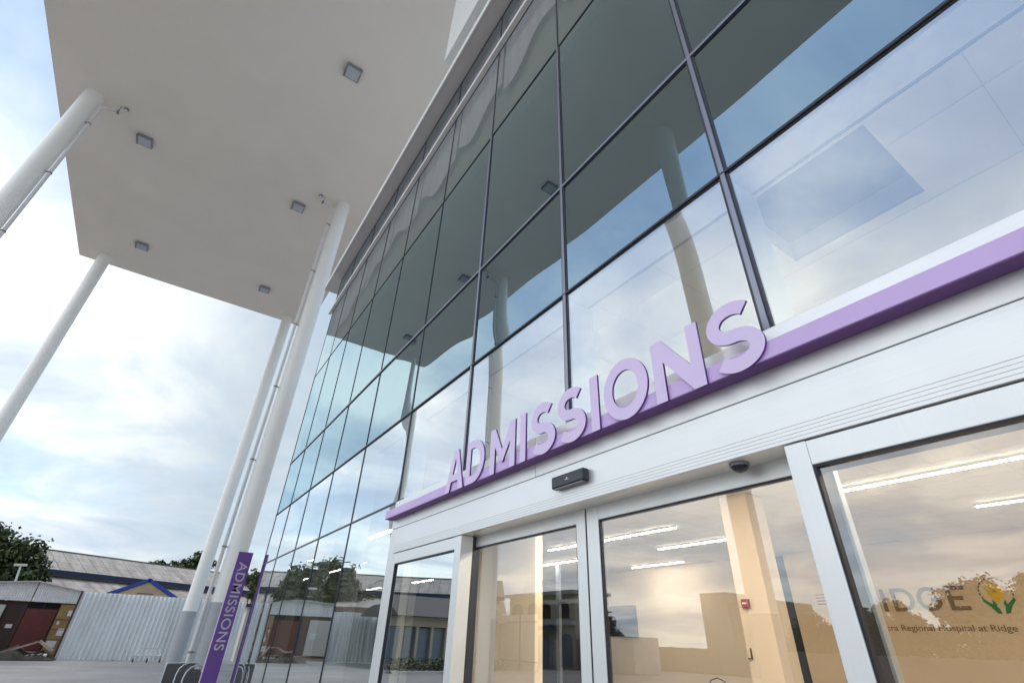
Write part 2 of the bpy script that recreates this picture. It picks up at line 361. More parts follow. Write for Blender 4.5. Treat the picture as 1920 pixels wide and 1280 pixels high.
def mullion(x):
    zb = 2.77 if EX0 < x < EX1 else 0.
    hw = .031 if x > -4 else .017 if x > -6 else .009
    o = MB().box(x-hw, x+hw, FY-.006, FY+.02, zb, ZR[4]).box(x-.008, x+.008, FY-.006, FY+.02, ZR[4]+.001, ZR[-1]).build('mullion', M['mull'], bld)
    MB().box(x-hw*.5, x+hw*.5, FY-(.017 if x > -4 else .010), FY-.006, zb, ZR[4]).build('mullion_cap', M['cap' if x > -4 else 'mull'], o, bevel=.004)
    MB().box(x-.03, x+.03, FY+.02, FY+.25, zb+.02, 3.80).build('mullion_box', M['mbox'], o)
    return o
for x in XV: mullion(x)
for k, z in enumerate(ZR[1:6]):
    x1 = EX0-.004 if k == 0 else XR
    big = z == ZR[5]
    hh = (.014, .017, .026, .009, .030)[k]
    o = MB().box(XL-.03, x1, FY-.005, FY+.018, z-hh, z+hh).build('transom', M['mull'], bld)
    if big: MB().box(XL-.18, x1, FY-.085, FY-.005, z-.045, z+.045).build('transom_bar', M['bar'], o, bevel=.006)
    elif k in (1, 2): MB().box(XL-.03, x1, FY-.018, FY-.005, z-hh*.55, z+hh*.55).build('transom_cap', M['cap' if k == 2 else 'mull'], o, bevel=.004)
    else: MB().box(XL-.03, x1, FY-.010, FY-.005, z-hh*.6, z+hh*.6).build('transom_cap', M['mull'], o, bevel=.003)
    if k in (1,): MB().box(XL, x1, FY+.02, FY+.22, z-.035, z-.002).build('transom_box', M['mbox'], o)
# eave, roof slab, white upper volume
MB().box(-13.78, 8., 1.735, FY+.3, 10.902, 10.93).build('eave_panel', M['eave_soffit'], bld)
MB().box(-13.78, 8., 1.70, 1.732, 10.895, 11.10).build('fascia', M['white'], bld)
MB().box(-13.70, 8., 1.735, 15.5, 10.94, 11.05).build('roof', M['white'], bld)
MB().box(-5.68, 8., 1.70, 9., 11.95, 20.2).build('upper_wall', M['white'], bld)
MB().box(-5.2, 8., 3.2, 8.8, 11.06, 11.94).build('parapet', M['white'], bld)
# inside: floors, ceiling with an open hatch, walls
MB().box(XL, 8., FY+.03, 6.16, -.12, .01).box(-22., 8., 6.161, 15., -.12, .01).build('floor', M['infloor'], bld)
HX0, HX1, HY0, HY1 = -1.065, -.30, 2.285, 3.02
ce = MB()
CZ = 3.845
ce.box(XL, HX0, FY+.26, 6.16, CZ, CZ+.02).box(-22., HX0, 6.16, 15., CZ, CZ+.02).box(HX1, 8., FY+.26, 15., CZ, CZ+.02).box(HX0, HX1, FY+.26, HY0, CZ, CZ+.02).box(HX0, HX1, HY1, 15., CZ, CZ+.02)
cl = ce.build('ceiling', M['ceil'], bld)
gb = MB()
for i in range(-24, 14):
    x = i*.6+.12
    if x < -12.9: continue
    if not (HX0-.05 < x < HX1+.05): gb.box(x-.003, x+.003, FY+.27, 15., CZ-.004, CZ-.001)
for j in range(20):
    y = 2.52+j*.6
    gb.box(-12.9, HX0-.02 if y < HY1 else 8., y-.003, y+.003, CZ-.003, CZ-.0005)
    if y < HY1: gb.box(HX1+.02, 8., y-.003, y+.003, CZ-.003, CZ-.0005)
gb.build('ceiling_grid', M['ceilgrid'], cl)
hb = MB(); t = .012
hb.box(HX0-t, HX0, HY0, HY1, CZ+.021, CZ+.17).box(HX1, HX1+t, HY0, HY1, CZ+.021, CZ+.17).box(HX0-t, HX1+t, HY1, HY1+t, CZ+.021, CZ+.17)
hb.build('hatch_frame', M['white'], cl)
MB().box(HX0-t, HX1+t, HY0-t, HY1+t, CZ+.172, CZ+.19).build('hatch_void', M['slate'], cl)
MB().box(XL, 8., FY+.03, FY+.25, CZ+.0, CZ+.30).build('slab_edge', M['slate'], bld)
MB().box(XL, 8., FY+.27, 15., 4.06, 4.14).build('upper_floor', M['slate'], bld)
MB().box(XL, 8., FY+.12, 15., 7.42, 7.72).build('upper_floor', M['slate'], bld)
MB().box(XL, 8., 6.5, 6.7, 4.15, 7.41).build('inner_wall', M['slate'], bld)
MB().box(XL, 8., 2.75, 2.85, 7.74, 10.88).build('inner_wall', M['eave_soffit'], bld)
MB().box(XL, 8., FY-.004, FY+.018, 10.85, 10.90).build('head_frame', M['mull'], bld)
brn = random.Random(21)
for c in range(len(XV)-1):
    x0, x1 = XV[c]+.03, XV[c+1]-.03; zb0 = 8.80+brn.uniform(-.1, .1); b = MB(); n = 24
    for i in range(n):                                   # pleated lilac sheet imitating wavy reflections in the top glass
        u0, u1 = i/n, (i+1)/n; f = lambda u: zb0-.20*math.sin(u*3.6+c*1.3)-.10*math.sin(u*8+c)
        a, d_ = (2.10, 2.104) if i % 2 else (2.104, 2.10); xa, xb = x0+(x1-x0)*u0, x0+(x1-x0)*u1
        b.add([(xa, a, f(u0)), (xb, d_, f(u1)), (xb, d_, 10.84), (xa, a, 10.84)], [(0, 1, 2, 3)])
    b.build('reflection_sheet', M['reflectl'], bld)
MB().box(XL, 8., 2.19, 2.21, 7.74, 9.5).build('inner_board', M['blind'], bld)
MB().box(-12.99, -12.93, FY+.03, 15., 0, 10.9).build('end_wall', M['slate'], bld) if False else None
MB().box(-15.5, -8.62, 14.4, 14.6, .01, 3.84).build('lobby_wall', M['beige'], bld)
MB().box(-7.92, 8., 14.4, 14.6, .01, 3.84).build('lobby_wall', M['tanw'], bld)
MB().box(-8.62, -7.92, 14.75, 14.9, .01, 3.84).build('lobby_recess', M['darkin'], bld)
MB().box(-22., -15.5, 14.4, 14.6, .01, 3.84).build('lobby_wall', M['darkin'], bld)
MB().box(-22., -10.32, 6.0, 6.15, .01, 3.84).build('partition_wall', M['darkin'], bld)
MB().box(-10.30, -9.38, 6.0, 6.15, .01, 3.84).build('partition_wall', M['paleb'], bld)
MB().box(-9.36, -8.10, 5.98, 6.15, .01, 3.84).build('partition_wall', M['beige'], bld)
MB().box(-5.32, -4.80, 8., 8.5, .01, 3.84).build('lobby_pillar', M['pillar'], bld, bevel=.01)
MB().box(7.9, 8., FY+.03, 15., .01, 3.84).build('lobby_wall', M['paleb'], bld)
MB().box(-22.2, -22., FY+4., 15., 0., 10.9).build('end_wall', M['white'], bld)
MB().box(-22.2, 8.1, 15., 15.2, 0., 10.9).build('rear_wall', M['white'], bld)
MB().box(-22., XL-.05, 5.6, 5.8, 0., 10.9).build('wing_wall', M['white'], bld)
MB().box(XL-.04, XL-.02, FY+.03, 5.6, 0, 10.9).build('side_wall', M['glass_low'], bld)
sc = MB().box(-14.28, -14.12, 11.4, 11.5, .01, 3.84)
sc.box(-16.5, -14.29, 11.41, 11.48, 2.62, 2.74).box(-14.11, -12.4, 11.41, 11.48, 2.62, 2.74)
sc.build('glazed_screen', M['bpost'], bld)

# ------------------------------------------------------------------ entrance (parts of the building)
EY = 1.92
e = MB().box(EX0, -4.97, EY, FY+.12, 0., 2.47)
e.box(EX0-.045, EX0-.004, EY+.03, FY+.10, 0., 2.74).box(EX0-.085, EX0-.050, EY+.055, FY+.09, 0., 2.70)
e.build('entrance_jamb', M['alu_v'], bld, bevel=.004)
e = MB().box(EX0, -2.612, EY, FY+.12, 2.474, 2.755).box(-2.607, EX1, EY, FY+.12, 2.474, 2.755)
e.build('entrance_panel', M['alu'], bld, bevel=.003)
MB().box(EX0+.01, EX1-.01, EY+.012, FY+.11, 2.44, 2.48).build('joint_strip', M['dark'], bld)
h = MB()
h.box(-4.964, EX1, EY-.004, 2.10, 2.3, 2.468)
z = 2.3
for k in range(4): h.box(-4.964, EX1, EY-.004, 2.10, z-.0155, z-.0009); z -= .0155
h.box(-4.964, EX1, EY-.002, 2.10, 2.236, z-.0009)
hd = h.build('door_header', M['alu'], bld, bevel=.0015)
MB().box(-4.95, EX1-.01, EY-.001, 2.08, 2.24, 2.299).build('groove', M['groove'], hd)
def sash(name, x0, x1, z0, z1, y0, y1, ls, rs, tr, bs, gm, gy):
    """glazed frame: stiles, rails, gasket and one pane"""
    b = MB().box(x0, x0+ls, y0, y1, z0, z1).box(x1-rs, x1, y0, y1, z0, z1).box(x0+ls, x1-rs, y0+.0015, y1-.0015, z1-tr, z1-.0015).box(x0+ls, x1-rs, y0+.0015, y1-.0015, z0, z0+bs)
    o = b.build(name, M['alu_v'], bld, bevel=.003)
    gx0, gx1, gz0, gz1 = x0+ls, x1-rs, z0+bs, z1-tr; w_ = .009
    yq = gy-.012
    q = MB().box(gx0, gx0+w_, y0+.006, y1-.006, gz0, gz1).box(gx1-w_, gx1, y0+.006, y1-.006, gz0, gz1).box(gx0+w_, gx1-w_, y0+.006, y1-.006, gz1-w_, gz1).box(gx0+w_, gx1-w_, y0+.006, y1-.006, gz0, gz0+w_)
    q.build('gasket', M['dark'], o)
    p = MB().add([(gx0+w_, gy, gz0+w_), (gx1-w_, gy, gz0+w_), (gx1-w_, gy, gz1-w_), (gx0+w_, gy, gz1-w_)], [(0, 1, 2, 3)])
    p.build('pane', gm, o)
    return o
sash('sidelight', -4.962, -3.580, .01, 2.232, EY, 2.03, .055, .10, .095, .2, M['glass_left'], EY+.022)
MB().box(-3.64, -3.585, 2.035, 2.10, .01, 2.23).build('door_pocket', M['mull'], bld)
sash('sliding_door', -3.72, -2.292, .02, 2.29, 2.06, 2.10, .085, .082, .132, .15, M['glass_door'], 2.075)
MB().box(-2.292, -2.278, 2.066, 2.094, .02, 2.28).build('door_seal', M['dark'], bld)
sash('sliding_door', -2.278, -.855, .02, 2.29, 2.06, 2.10, .10, .10, .132, .15, M['glass_door'], 2.075)
sash('sidelight', -.946, EX1, .01, 2.232, EY, 2.03, .085, .10, .095, .2, M['glass_door'], EY+.022)

# ------------------------------------------------------------------ the ADMISSIONS sign over the doors
SZ0, SZ1, SY = 2.568, 2.645, 1.832
sign = thing('entrance_sign', 'lilac ADMISSIONS sign of raised letters on a long ledge above the sliding doors', 'sign', (-2.3, SY, SZ0))
lo = MB().box(-5.118, 1.4, SY, EY-.003, SZ0, SZ1).build('ledge', M['purple_ledge'], sign, bevel=.002)
MB().box(-5.114, 1.398, SY+.003, EY-.004, SZ0-.004, SZ0-.0006).build('ledge_shade', M['purple_shade'], sign)  # dark sheet added to deepen the shade under the ledge
def ring(cx_, cz_, rx, rz, n=56): return [(cx_+rx*math.cos(2*math.pi*k/n), cz_+rz*math.sin(2*math.pi*k/n)) for k in range(n)]
def ribbon(pts, w):
    L, Rr = [], []
    for i, p in enumerate(pts):
        a = pts[max(i-1, 0)]; b = pts[min(i+1, len(pts)-1)]
        dx, dz_ = b[0]-a[0], b[1]-a[1]; q = math.hypot(dx, dz_); nx, nz_ = -dz_/q, dx/q
        L.append((p[0]+nx*w/2, p[1]+nz_*w/2)); Rr.append((p[0]-nx*w/2, p[1]-nz_*w/2))
    return L + Rr[::-1]
def glyph(ch, x0, x1, z0, z1, s):
    """outlines (outer loops and holes) of one sans capital in a box, stroke width s"""
    W, H = x1-x0, z1-z0; m = (x0+x1)/2
    if ch == 'I': return [[(m-s/2, z0), (m+s/2, z0), (m+s/2, z1), (m-s/2, z1)]]
    if ch == 'A':
        k = s*.60; zb, zt = z0+H*.235, z0+H*.235+s*.86
        def xin(z, sg): return m + sg*((W/2-1.12*s)*(1-(z-z0)/(H*.80)))
        return [[(x0, z0), (x0+1.12*s, z0), (xin(zb, -1), zb), (xin(zb, 1), zb), (x1-1.12*s, z0), (x1, z0), (m+k, z1), (m-k, z1)],
                [(xin(zt, -1), zt), (xin(zt, 1), zt), (m, z0+H*.80)]]
    if ch == 'D':
        n = 28; r = min(H/2, W*.72)
        def arc(rx, rz, xc): return [(xc+rx*math.cos(t), (z0+z1)/2+rz*math.sin(t)) for t in [-math.pi/2+math.pi*k/n for k in range(n+1)]]
        xc = x1-r
        return [[(x0, z0)] + arc(r, H/2, xc) + [(x0, z1)], [(x0+s, z0+s*.92)] + arc(r-s, H/2-s*.92, xc) + [(x0+s, z1-s*.92)]]
    if ch == 'O': return [ring(m, (z0+z1)/2, W/2, H/2+.006), ring(m, (z0+z1)/2, W/2-s, H/2+.006-s)]
    if ch == 'M':
        d = s*1.0
        return [[(x0, z0), (x0+s, z0), (x0+s, z1-H*.42), (m-.012, z0+H*.20), (m+.012, z0+H*.20), (x1-s, z1-H*.42), (x1-s, z0), (x1, z0), (x1, z1), (x1-s*.95, z1), (m, z0+H*.46), (x0+s*.95, z1), (x0, z1)]]
    if ch == 'N':
        return [[(x0, z0), (x0+s, z0), (x0+s, z0+H*.62), (x1-s, z0), (x1, z0), (x1, z1), (x1-s, z1), (x1-s, z0+H*.38), (x0+s, z1), (x0, z1)]]
    if ch == 'S':
        r = H/2+.005; w = W/2-s/2; zc_ = (z0+z1)/2; rt_ = (r-s/2)/2; pts = []
        zt, zb = zc_+rt_, zc_-rt_; cx0 = m
        for k in range(30):
            t = R(38)+(R(270)-R(38))*k/29; ww = w*(.97 if k < 12 else .92)
            pts.append((cx0+ww*math.cos(t), zt+rt_*math.sin(t)))
        for k in range(1, 31):
            t = R(90)-(R(90)+R(145))*k/30; ww = w*(1.0)
            pts.append((cx0+ww*math.cos(t), zb+rt_*math.sin(t)))
        return [ribbon(pts, s)]
def letter(loops, y0, y1, name, mat, parent, mat2=None):
    cu = bpy.data.curves.new(name, 'CURVE'); cu.dimensions = '2D'; cu.fill_mode = 'BOTH'; cu.extrude = (y1-y0)/2
    for lp in loops:
        sp = cu.splines.new('POLY'); sp.points.add(len(lp)-1); sp.use_cyclic_u = True
        for i, p in enumerate(lp): sp.points[i].co = (p[0], p[1], 0, 1)
    t = bpy.data.objects.new('tmp', cu); COL.objects.link(t); bpy.context.view_layer.update()
    me = bpy.data.meshes.new_from_object(t.evaluated_get(bpy.context.evaluated_depsgraph_get())); bpy.data.objects.remove(t)
    me.transform(Matrix(((1, 0, 0, 0), (0, 0, -1, (y0+y1)/2), (0, 1, 0, 0), (0, 0, 0, 1))))
    off = WL[parent.name]; me.transform(Matrix.Translation(-off)); me.materials.clear(); me.materials.append(mat)
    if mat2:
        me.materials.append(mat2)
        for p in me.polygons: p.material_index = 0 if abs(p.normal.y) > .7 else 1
    o = bpy.data.objects.new(name, me); COL.objects.link(o); o.parent = parent; WL[o.name] = off; return o
LET = [('A', -3.748, -3.440), ('D', -3.405, -3.125), ('M', -3.042, -2.712), ('I', -2.652, -2.582), ('S', -2.525, -2.262), ('S', -2.240, -1.975), ('I', -1.930, -1.858), ('O', -1.815, -1.490), ('N', -1.448, -1.155), ('S', -1.118, -.852)]
for ch, x0, x1 in LET:
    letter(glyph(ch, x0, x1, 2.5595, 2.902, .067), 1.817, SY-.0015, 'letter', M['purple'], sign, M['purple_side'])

# door sensor and dome sensor
ms = thing('motion_sensor', 'black box motion sensor mounted on the door header below the sign', 'sensor', (-2.22, EY-.005, 2.33))
MB().box(-2.372, -2.075, 1.868, EY-.005, 2.335, 2.408).build('housing', M['black'], ms, bevel=.009)
mk_ = MB().box(-2.238, -2.205, 1.8665, 1.8685, 2.366, 2.3695).box(-2.226, -2.217, 1.8665, 1.8685, 2.371, 2.381)
mk_.build('printed_mark', M['mark'], ms)
MB().box(-2.36, -2.09, 1.872, 1.905, 2.331, 2.3348).build('lens_strip', M['lampbody'], ms)
ds = thing('dome_sensor', 'small dark dome sensor under the right end of the door header', 'sensor', (-1.19, 1.99, 2.235))
d = MB(); d.tube([(-1.19, 1.99, 2.235), (-1.19, 1.99, 2.222)], .042, 20); d.build('base_ring', M['lampbody'], ds, smooth=True)
d = MB(); d.tube([(-1.19, 1.99, 2.2215), (-1.19, 1.99, 2.212), (-1.19, 1.99, 2.202), (-1.19, 1.99, 2.196)], [.036, .033, .022, .006], 20); d.build('dome', M['black'], ds, smooth=True)

# ------------------------------------------------------------------ lobby things
def strip(x0, x1, y, z, label, hang=0., mat='strip', wd=.035):
    t = thing('ceiling_light', label, 'ceiling light', ((x0+x1)/2, y, z), 'linear lights in the lobby')
    MB().box(x0, x1, y-wd, y+wd, z, z+.012).build('diffuser', M[mat], t)
    MB().box(x0-.01, x1+.01, y-wd-.008, y+wd+.008, z+.0125, z+.05).build('housing', M['paleb'], t)
    if hang:
        MB().box(x0+.2, x0+.212, y-.006, y+.006, z+.05, CZ-.002).box(x1-.212, x1-.2, y-.006, y+.006, z+.05, CZ-.002).build('hanger', M['cap'], t)
    return t
K = 1.0407; zs_ = CZ-.052
strip(-12.0, -7.42, 9.35, zs_, 'long white strip light at the top left inside the right sliding door')
strip(-9.63, -7.45, 11.32, zs_, 'white strip light nearest the beige pillar inside the right sliding door')
strip(-12.83, -10.69, 13.62, zs_, 'lowest full strip light inside the right sliding door')
strip(-3.68, -1.30, 8.95, zs_, 'long bright strip light inside the right fixed glass')
strip(-4.6, -2.2, 12.4, zs_, 'faint strip light behind the long one inside the right fixed glass') if False else None
strip(-2.72, -.3, 11.6, zs_, 'short strip light at the right picture edge inside the fixed glass')
strip(-15.45, -12.83, 11.2, zs_, 'strip light running behind the beige wall inside the left sliding door')
strip(-10.6, -9.3, 3.52, 3.24, 'bright pendant strip light beside the entrance jamb behind the left glazing', .5, 'strip', .05)
strip(-18.81, -17.4, 5.0, 2.57, 'lower yellow strip light seen against the reflected tree', .5, 'strip_y')
strip(-18.51, -17.16, 5.0, 2.81, 'upper yellow strip light seen against the reflected tree', .5, 'strip_y')
strip(-11.9, -10.9, 5.2, 2.62, 'small strip light inside the left fixed glass panel', .5)

for q_, (x0, y) in enumerate([(x0, y) for y in (4.7, 6.4) for x0 in (-7.6, -4.6, -1.6, 1.4)]):  # unseen strips added to brighten the lobby
    strip(x0, x0+2.4, y, zs_, 'added unseen strip light brightening the front lobby above the sliding doors', 0., 'strip_fill')
rs = thing('wall_sign', 'RIDGE hospital lettering with a yellow flower emblem on the tan lobby wall', 'sign', (-4.6, 14.398, 2.4))
def wallM(x, z, y=14.394): return Matrix(((1, 0, 0, x), (0, 0, -1, y), (0, 1, 0, z), (0, 0, 0, 1)))
ZB, ZT, SW = 2.395, 2.855, .075
def dloops(ch, x0, x1):
    if ch == 'R':
        return [[(x0, ZB), (x0+SW, ZB), (x0+SW, ZB+.16), (x0+.16, ZB+.16), (x1-.09, ZB), (x1, ZB), (x0+.25, ZB+.17), (x1-.03, ZB+.27), (x1-.03, ZT-.08), (x1-.12, ZT), (x0, ZT)], [(x0+SW, ZB+.235), (x1-.13, ZB+.235), (x1-.10, ZB+.28), (x1-.10, ZT-.10), (x1-.14, ZT-SW), (x0+SW, ZT-SW)]]
    if ch == 'G':
        m = (x0+x1)/2; pts = [(m+(x1-x0)/2*.92*math.cos(t), (ZB+ZT)/2+(ZT-ZB-SW)/2*math.sin(t)) for t in [R(45)+R(315-45+20)*k/40 for k in range(41)]]
        pts += [(x1-.03, (ZB+ZT)/2-.02), (m+.03, (ZB+ZT)/2-.02)]
        return [ribbon(pts, SW)]
    if ch == 'E': return [[(x0, ZB), (x1, ZB), (x1, ZB+SW), (x0+SW, ZB+SW), (x0+SW, (ZB+ZT)/2-SW/2), (x1-.07, (ZB+ZT)/2-SW/2), (x1-.07, (ZB+ZT)/2+SW/2), (x0+SW, (ZB+ZT)/2+SW/2), (x0+SW, ZT-SW), (x1, ZT-SW), (x1, ZT), (x0, ZT)]]
    return glyph(ch, x0, x1, ZB, ZT, SW)
for ch, x0, x1 in (('R', -6.23, -5.89), ('I', -5.82, -5.695), ('D', -5.575, -5.15), ('G', -5.06, -4.64), ('E', -4.51, -4.175)):
    letter(dloops(ch, x0, x1), 14.375, 14.397, 'letter', M['letter'], rs)
text_mesh('caption', 'Accra Regional Hospital at Ridge', .165, M['letter'], rs, wallM(-6.10, 2.015), .004, 1., .001, 1., 2.52)
ec = (-3.675, 2.70)
rg = MB()
for k in range(24):
    if 14 < k < 22: continue
    a0, a1 = 2*math.pi*k/24, 2*math.pi*(k+.62)/24
    p = [(ec[0]+r_*math.cos(a), ec[1]+r_*math.sin(a)) for r_, a in ((.255, a0), (.275, a0), (.275, a1), (.255, a1))]
    rg.prism(p, 'y', 14.385, 14.397)
rg.build('emblem_ring', M['letter'], rs)
fl = MB()
for k in range(7):
    a = R(100)+2*math.pi*k/7+.2*math.sin(3*k); L = .16+.03*math.cos(2*k); wd = .055
    c_, s_ = math.cos(a), math.sin(a)
    p = [(ec[0]+L*u*c_-wd*v*s_, ec[1]+.01+L*u*s_+wd*v*c_) for u, v in ((.05, -.25), (.55, -1), (.95, -.5), (1.05, .1), (.9, .7), (.5, 1), (.05, .25))]
    fl.prism(p, 'y', 14.380+.0015*k, 14.383+.0015*k)
fl.build('flower', M['yellow'], rs)
MB().prism(ring(ec[0]-.01, ec[1]+.02, .035, .035, 14), 'y', 14.372, 14.379).build('flower_centre', M['chim'], rs)
lf = MB()
for sg in (-1, 1):
    for pts in ([(.03, -.38), (.10, -.37), (.16, -.26), (.27, -.14), (.24, -.11), (.13, -.20), (.05, -.28)], [(.07, -.285), (.115, -.215), (.10, -.13), (.055, -.20)]):
        lf.prism([(ec[0]+sg*x, ec[1]+z) for x, z in pts], 'y', 14.384 if len(pts) > 4 else 14.381, 14.396 if len(pts) > 4 else 14.3835)
lf.build('leaf_hands', M['green'], rs)
xs_ = thing('alarm_sign', 'small red sign box on the beige lobby pillar', 'sign', (-5.17, 7.99, 2.16))
MB().box(-5.235, -5.105, 7.955, 7.998, 2.10, 2.225).build('plate', M['redsign'], xs_, bevel=.006)
MB().box(-5.215, -5.14, 7.9535, 7.9548, 2.155, 2.178).build('pictogram', M['mark'], xs_)
hk = MB().box(-5.245, -5.235, 7.97, 7.998, 1.42, 1.56).box(-5.30, -5.2455, 7.97, 7.998, 1.42, 1.432).build('wall_bracket', M['chair'])
tag(hk, 'small dark L shaped bracket on the beige lobby pillar', 'bracket')
nb = thing('notice_lines', 'red printed notice lines on the tan wall beside the door post', 'notice', (-7.2, 14.39, 2.7))
for k in range(4): MB().box(-7.30, -7.08, 14.392, 14.398, 2.58+k*.07, 2.60+k*.07).build('printed_line', M['redsign'], nb)
tv = thing('wall_screen', 'dark blank wide screen on the beige lobby wall inside the right sliding door', 'screen', (-14.4, 14.38, 1.78))
MB().box(-15.3, -13.55, 14.33, 14.395, 1.78, 2.73).build('housing', M['black'], tv, bevel=.01)
MB().box(-15.26, -13.59, 14.326, 14.3285, 1.82, 2.69).build('display', M['navy'], tv)
ch_ = thing('lobby_chair', 'dark tubular chair seen at the bottom of the right sliding door', 'chair', (-9.2, 12.2, 0.01))
q = MB(); X, Y = -9.2, 12.2
q.tube([(X-.25, Y+.22, .02), (X-.25, Y+.2, .75), (X-.2, Y+.2, .86), (X, Y+.2, .92), (X+.2, Y+.2, .86), (X+.25, Y+.2, .75), (X+.25, Y+.22, .02)], .014, 8)
q.tube([(X-.25, Y-.22, .02), (X-.25, Y-.2, .62), (X-.25, Y+.2, .64)], .014, 8); q.tube([(X+.25, Y-.22, .02), (X+.25, Y-.2, .62), (X+.25, Y+.2, .64)], .014, 8)
q.build('frame', M['chair'], ch_, smooth=True)
MB().box(X-.22, X+.22, Y-.2, Y+.18, .42, .46).build('seat', M['chair'], ch_, bevel=.01); MB().box(X-.2, X+.2, Y+.185, Y+.215, .66, .80).build('backrest', M['chair'], ch_, bevel=.01)

# ------------------------------------------------------------------ canopy, columns, canopy lights
CZP = 21.18
cp = thing('entrance_canopy', 'huge flat white canopy slab high above the forecourt', 'canopy', (-12., -3., CZP))
MB().box(-34.6, 14., -10.06, 3.9, CZP, CZP+.9).build('slab', M['soffit'], cp)
MB().box(-34.62, 14.02, -10.08, 3.92, CZP+.02, CZP+.98).build('edge_trim', M['white'], cp) if False else None
def column(x, y, label, pipe):
    t = thing('canopy_column', label, 'column', (x, y, 0.), 'tall round columns carrying the canopy')
    n = 40; r = .34
    MB().tube([(x, y, 2.3), (x, y, CZP+.02)], r, n, False).build('shaft', M['colw'], t, smooth=True)
    MB().tube([(x, y, 0), (x, y, 2.3)], r+.004, n).build('painted_base', M['colg'], t, smooth=True)
    MB().tube([(x, y, CZP-.03), (x, y, CZP-.002)], r+.025, n).build('collar', M['colw'], t, smooth=True)
    if pipe:
        px, py = x+.06, y+pipe*(r+.13); rr = .062
        p = MB().tube([(px, py, .03), (px, py, CZP-.62), (px, py+pipe*.03, CZP-.54), (px, py+pipe*.12, CZP-.48)], rr, 12)
        p.tube([(px, py+pipe*.10, CZP-.49), (px, py+pipe*.62, CZP-.36), (px, py+pipe*.70, CZP-.28), (px, py+pipe*.72, CZP-.002)], rr, 12)
        dp = p.build('downpipe', M['pipe'], t, smooth=True)
        z = .9
        while z < CZP-.5:
            q = MB().tube([(px, py, z-.025), (px, py, z+.025)], rr+.016, 12).box(px-.02, px+.02, min(py-pipe*rr, py-pipe*.14), max(py-pipe*rr, py-pipe*.14), z-.015, z+.015)
            q.build('pipe_clamp', M['clamp'], dp, smooth=False); z += 3.1
        MB().tube([(px, py+pipe*.5, CZP-.415), (px, py+pipe*.57, CZP-.395)], rr+.03, 12).box(px-.015, px+.015, py+pipe*.52-.01, py+pipe*.52+.01, CZP-.34, CZP-.003).build('pipe_hanger', M['clamp'], dp)
        MB().tube([(px, py+pipe*.72, CZP-.07), (px, py+pipe*.72, CZP-.03)], rr+.03, 12).build('pipe_hanger', M['clamp'], dp)
    return t
column(-20.85, -8.68, 'tall white canopy column with downpipe rising out of the left picture edge', 1)
column(-33.75, -8.68, 'slim white column without a pipe at the far outer canopy corner', 0)
column(-34.0, 2.32, 'far white column behind the thick one beside the building corner', 0)
column(-20.75, 2.27, 'thick white column with downpipe nearest the purple pylon', -1)
column(-7.9, -8.72, 'column behind the camera seen only mirrored in the upper glazing', 0)
fl0 = thing('canopy_light', 'square grey canopy light in the top middle of the soffit', 'light', (-13.23, .33, CZP), 'square lights under the canopy')
X, Y = -13.23, .33
MB().box(X-.30, X+.30, Y-.30, Y+.30, CZP-.16, CZP-.002).build('housing', M['lampbody'], fl0, bevel=.01)
MB().box(X-.25, X+.25, Y-.25, Y+.25, CZP-.172, CZP-.161).build('lens', M['lampglass'], fl0)
MB().box(X-.33, X+.33, Y-.33, Y-.302, CZP-.175, CZP-.12).build('hinge_bar', M['lampbody'], fl0)
for p, lb in (((-22.2, -6.75, CZP), 'square canopy light beside the left column head'), ((-22.17, .29, CZP), 'square canopy light left of the thick column head'), ((-31.1, -6.75, CZP), 'square canopy light near the far outer canopy corner'), ((-31.2, .25, CZP), 'square canopy light nearest the far canopy edge by the building'), ((-13.2, -6.6, CZP), 'square canopy light above the camera seen only mirrored in the glass')):
    dup(fl0, p, lb)

# ------------------------------------------------------------------ pylon sign and barriers at the building corner
PX = -14.75
py = thing('pylon_sign', 'tall purple blade sign with ADMISSIONS written downwards beside the building corner', 'sign', (PX, 1.83, 0.))
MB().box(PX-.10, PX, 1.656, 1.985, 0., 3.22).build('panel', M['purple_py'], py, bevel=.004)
MB().box(PX-.098, PX-.002, 1.640, 1.6555, 0., 3.218).build('lit_edge_strip', M['purple'], py)  # lit look of the side face put into its lighter colour
PM = Matrix(((0, 0, 1, PX+.002), (0, -1, 0, 0), (-1, 0, 0, 0), (0, 0, 0, 1)))
# local x -> -z (reading downwards), local y -> +y towards the glass
PM = Matrix(((0, 0, 1, PX+.003), (0, 1, 0, 1.735), (-1, 0, 0, 2.985), (0, 0, 0, 1)))
text_mesh('lettering', 'ADMISSIONS', .285, M['vinyl'], py, PM, .002, 1.085, .003, 1.08)

def barrier(x, y, ang, label, h, w_, cr):
    t = thing('bike_barrier', label, 'barrier', (x, y, 0.), 'tubular barriers by the purple pylon')
    c_, s_ = math.cos(ang), math.sin(ang)
    P = lambda u, z: (x+u*c_, y+u*s_, z)
    pts = [P(-w_/2, .0), P(-w_/2, h-cr)] + [P(-w_/2+cr-cr*math.cos(a), h-cr+cr*math.sin(a)) for a in (R(30), R(60), R(90))] + [P(w_/2-cr+cr*math.sin(a), h-cr+cr*math.cos(a)) for a in (0, R(30), R(60), R(90))] + [P(w_/2, 0)]
    MB().tube(pts, .016, 10).tube([P(-w_/2, .18), P(w_/2, .18)], .014, 8).build('frame', M['steel'], t, smooth=True)
    MB().obox(P(0, (h-cr*.55+.2)/2), (w_/2*c_*.95, w_/2*s_*.95, 0), (-s_*.006, c_*.006, 0), (0, 0, (h-cr*.55-.2)/2)).build('panel', M['seat'], t)
    for u in (-w_/2, w_/2): MB().obox(P(u, .012), (-s_*.25, c_*.25, 0), (.03*c_, .03*s_, 0), (0, 0, .011)).build('foot', M['steel'], t)
    return t
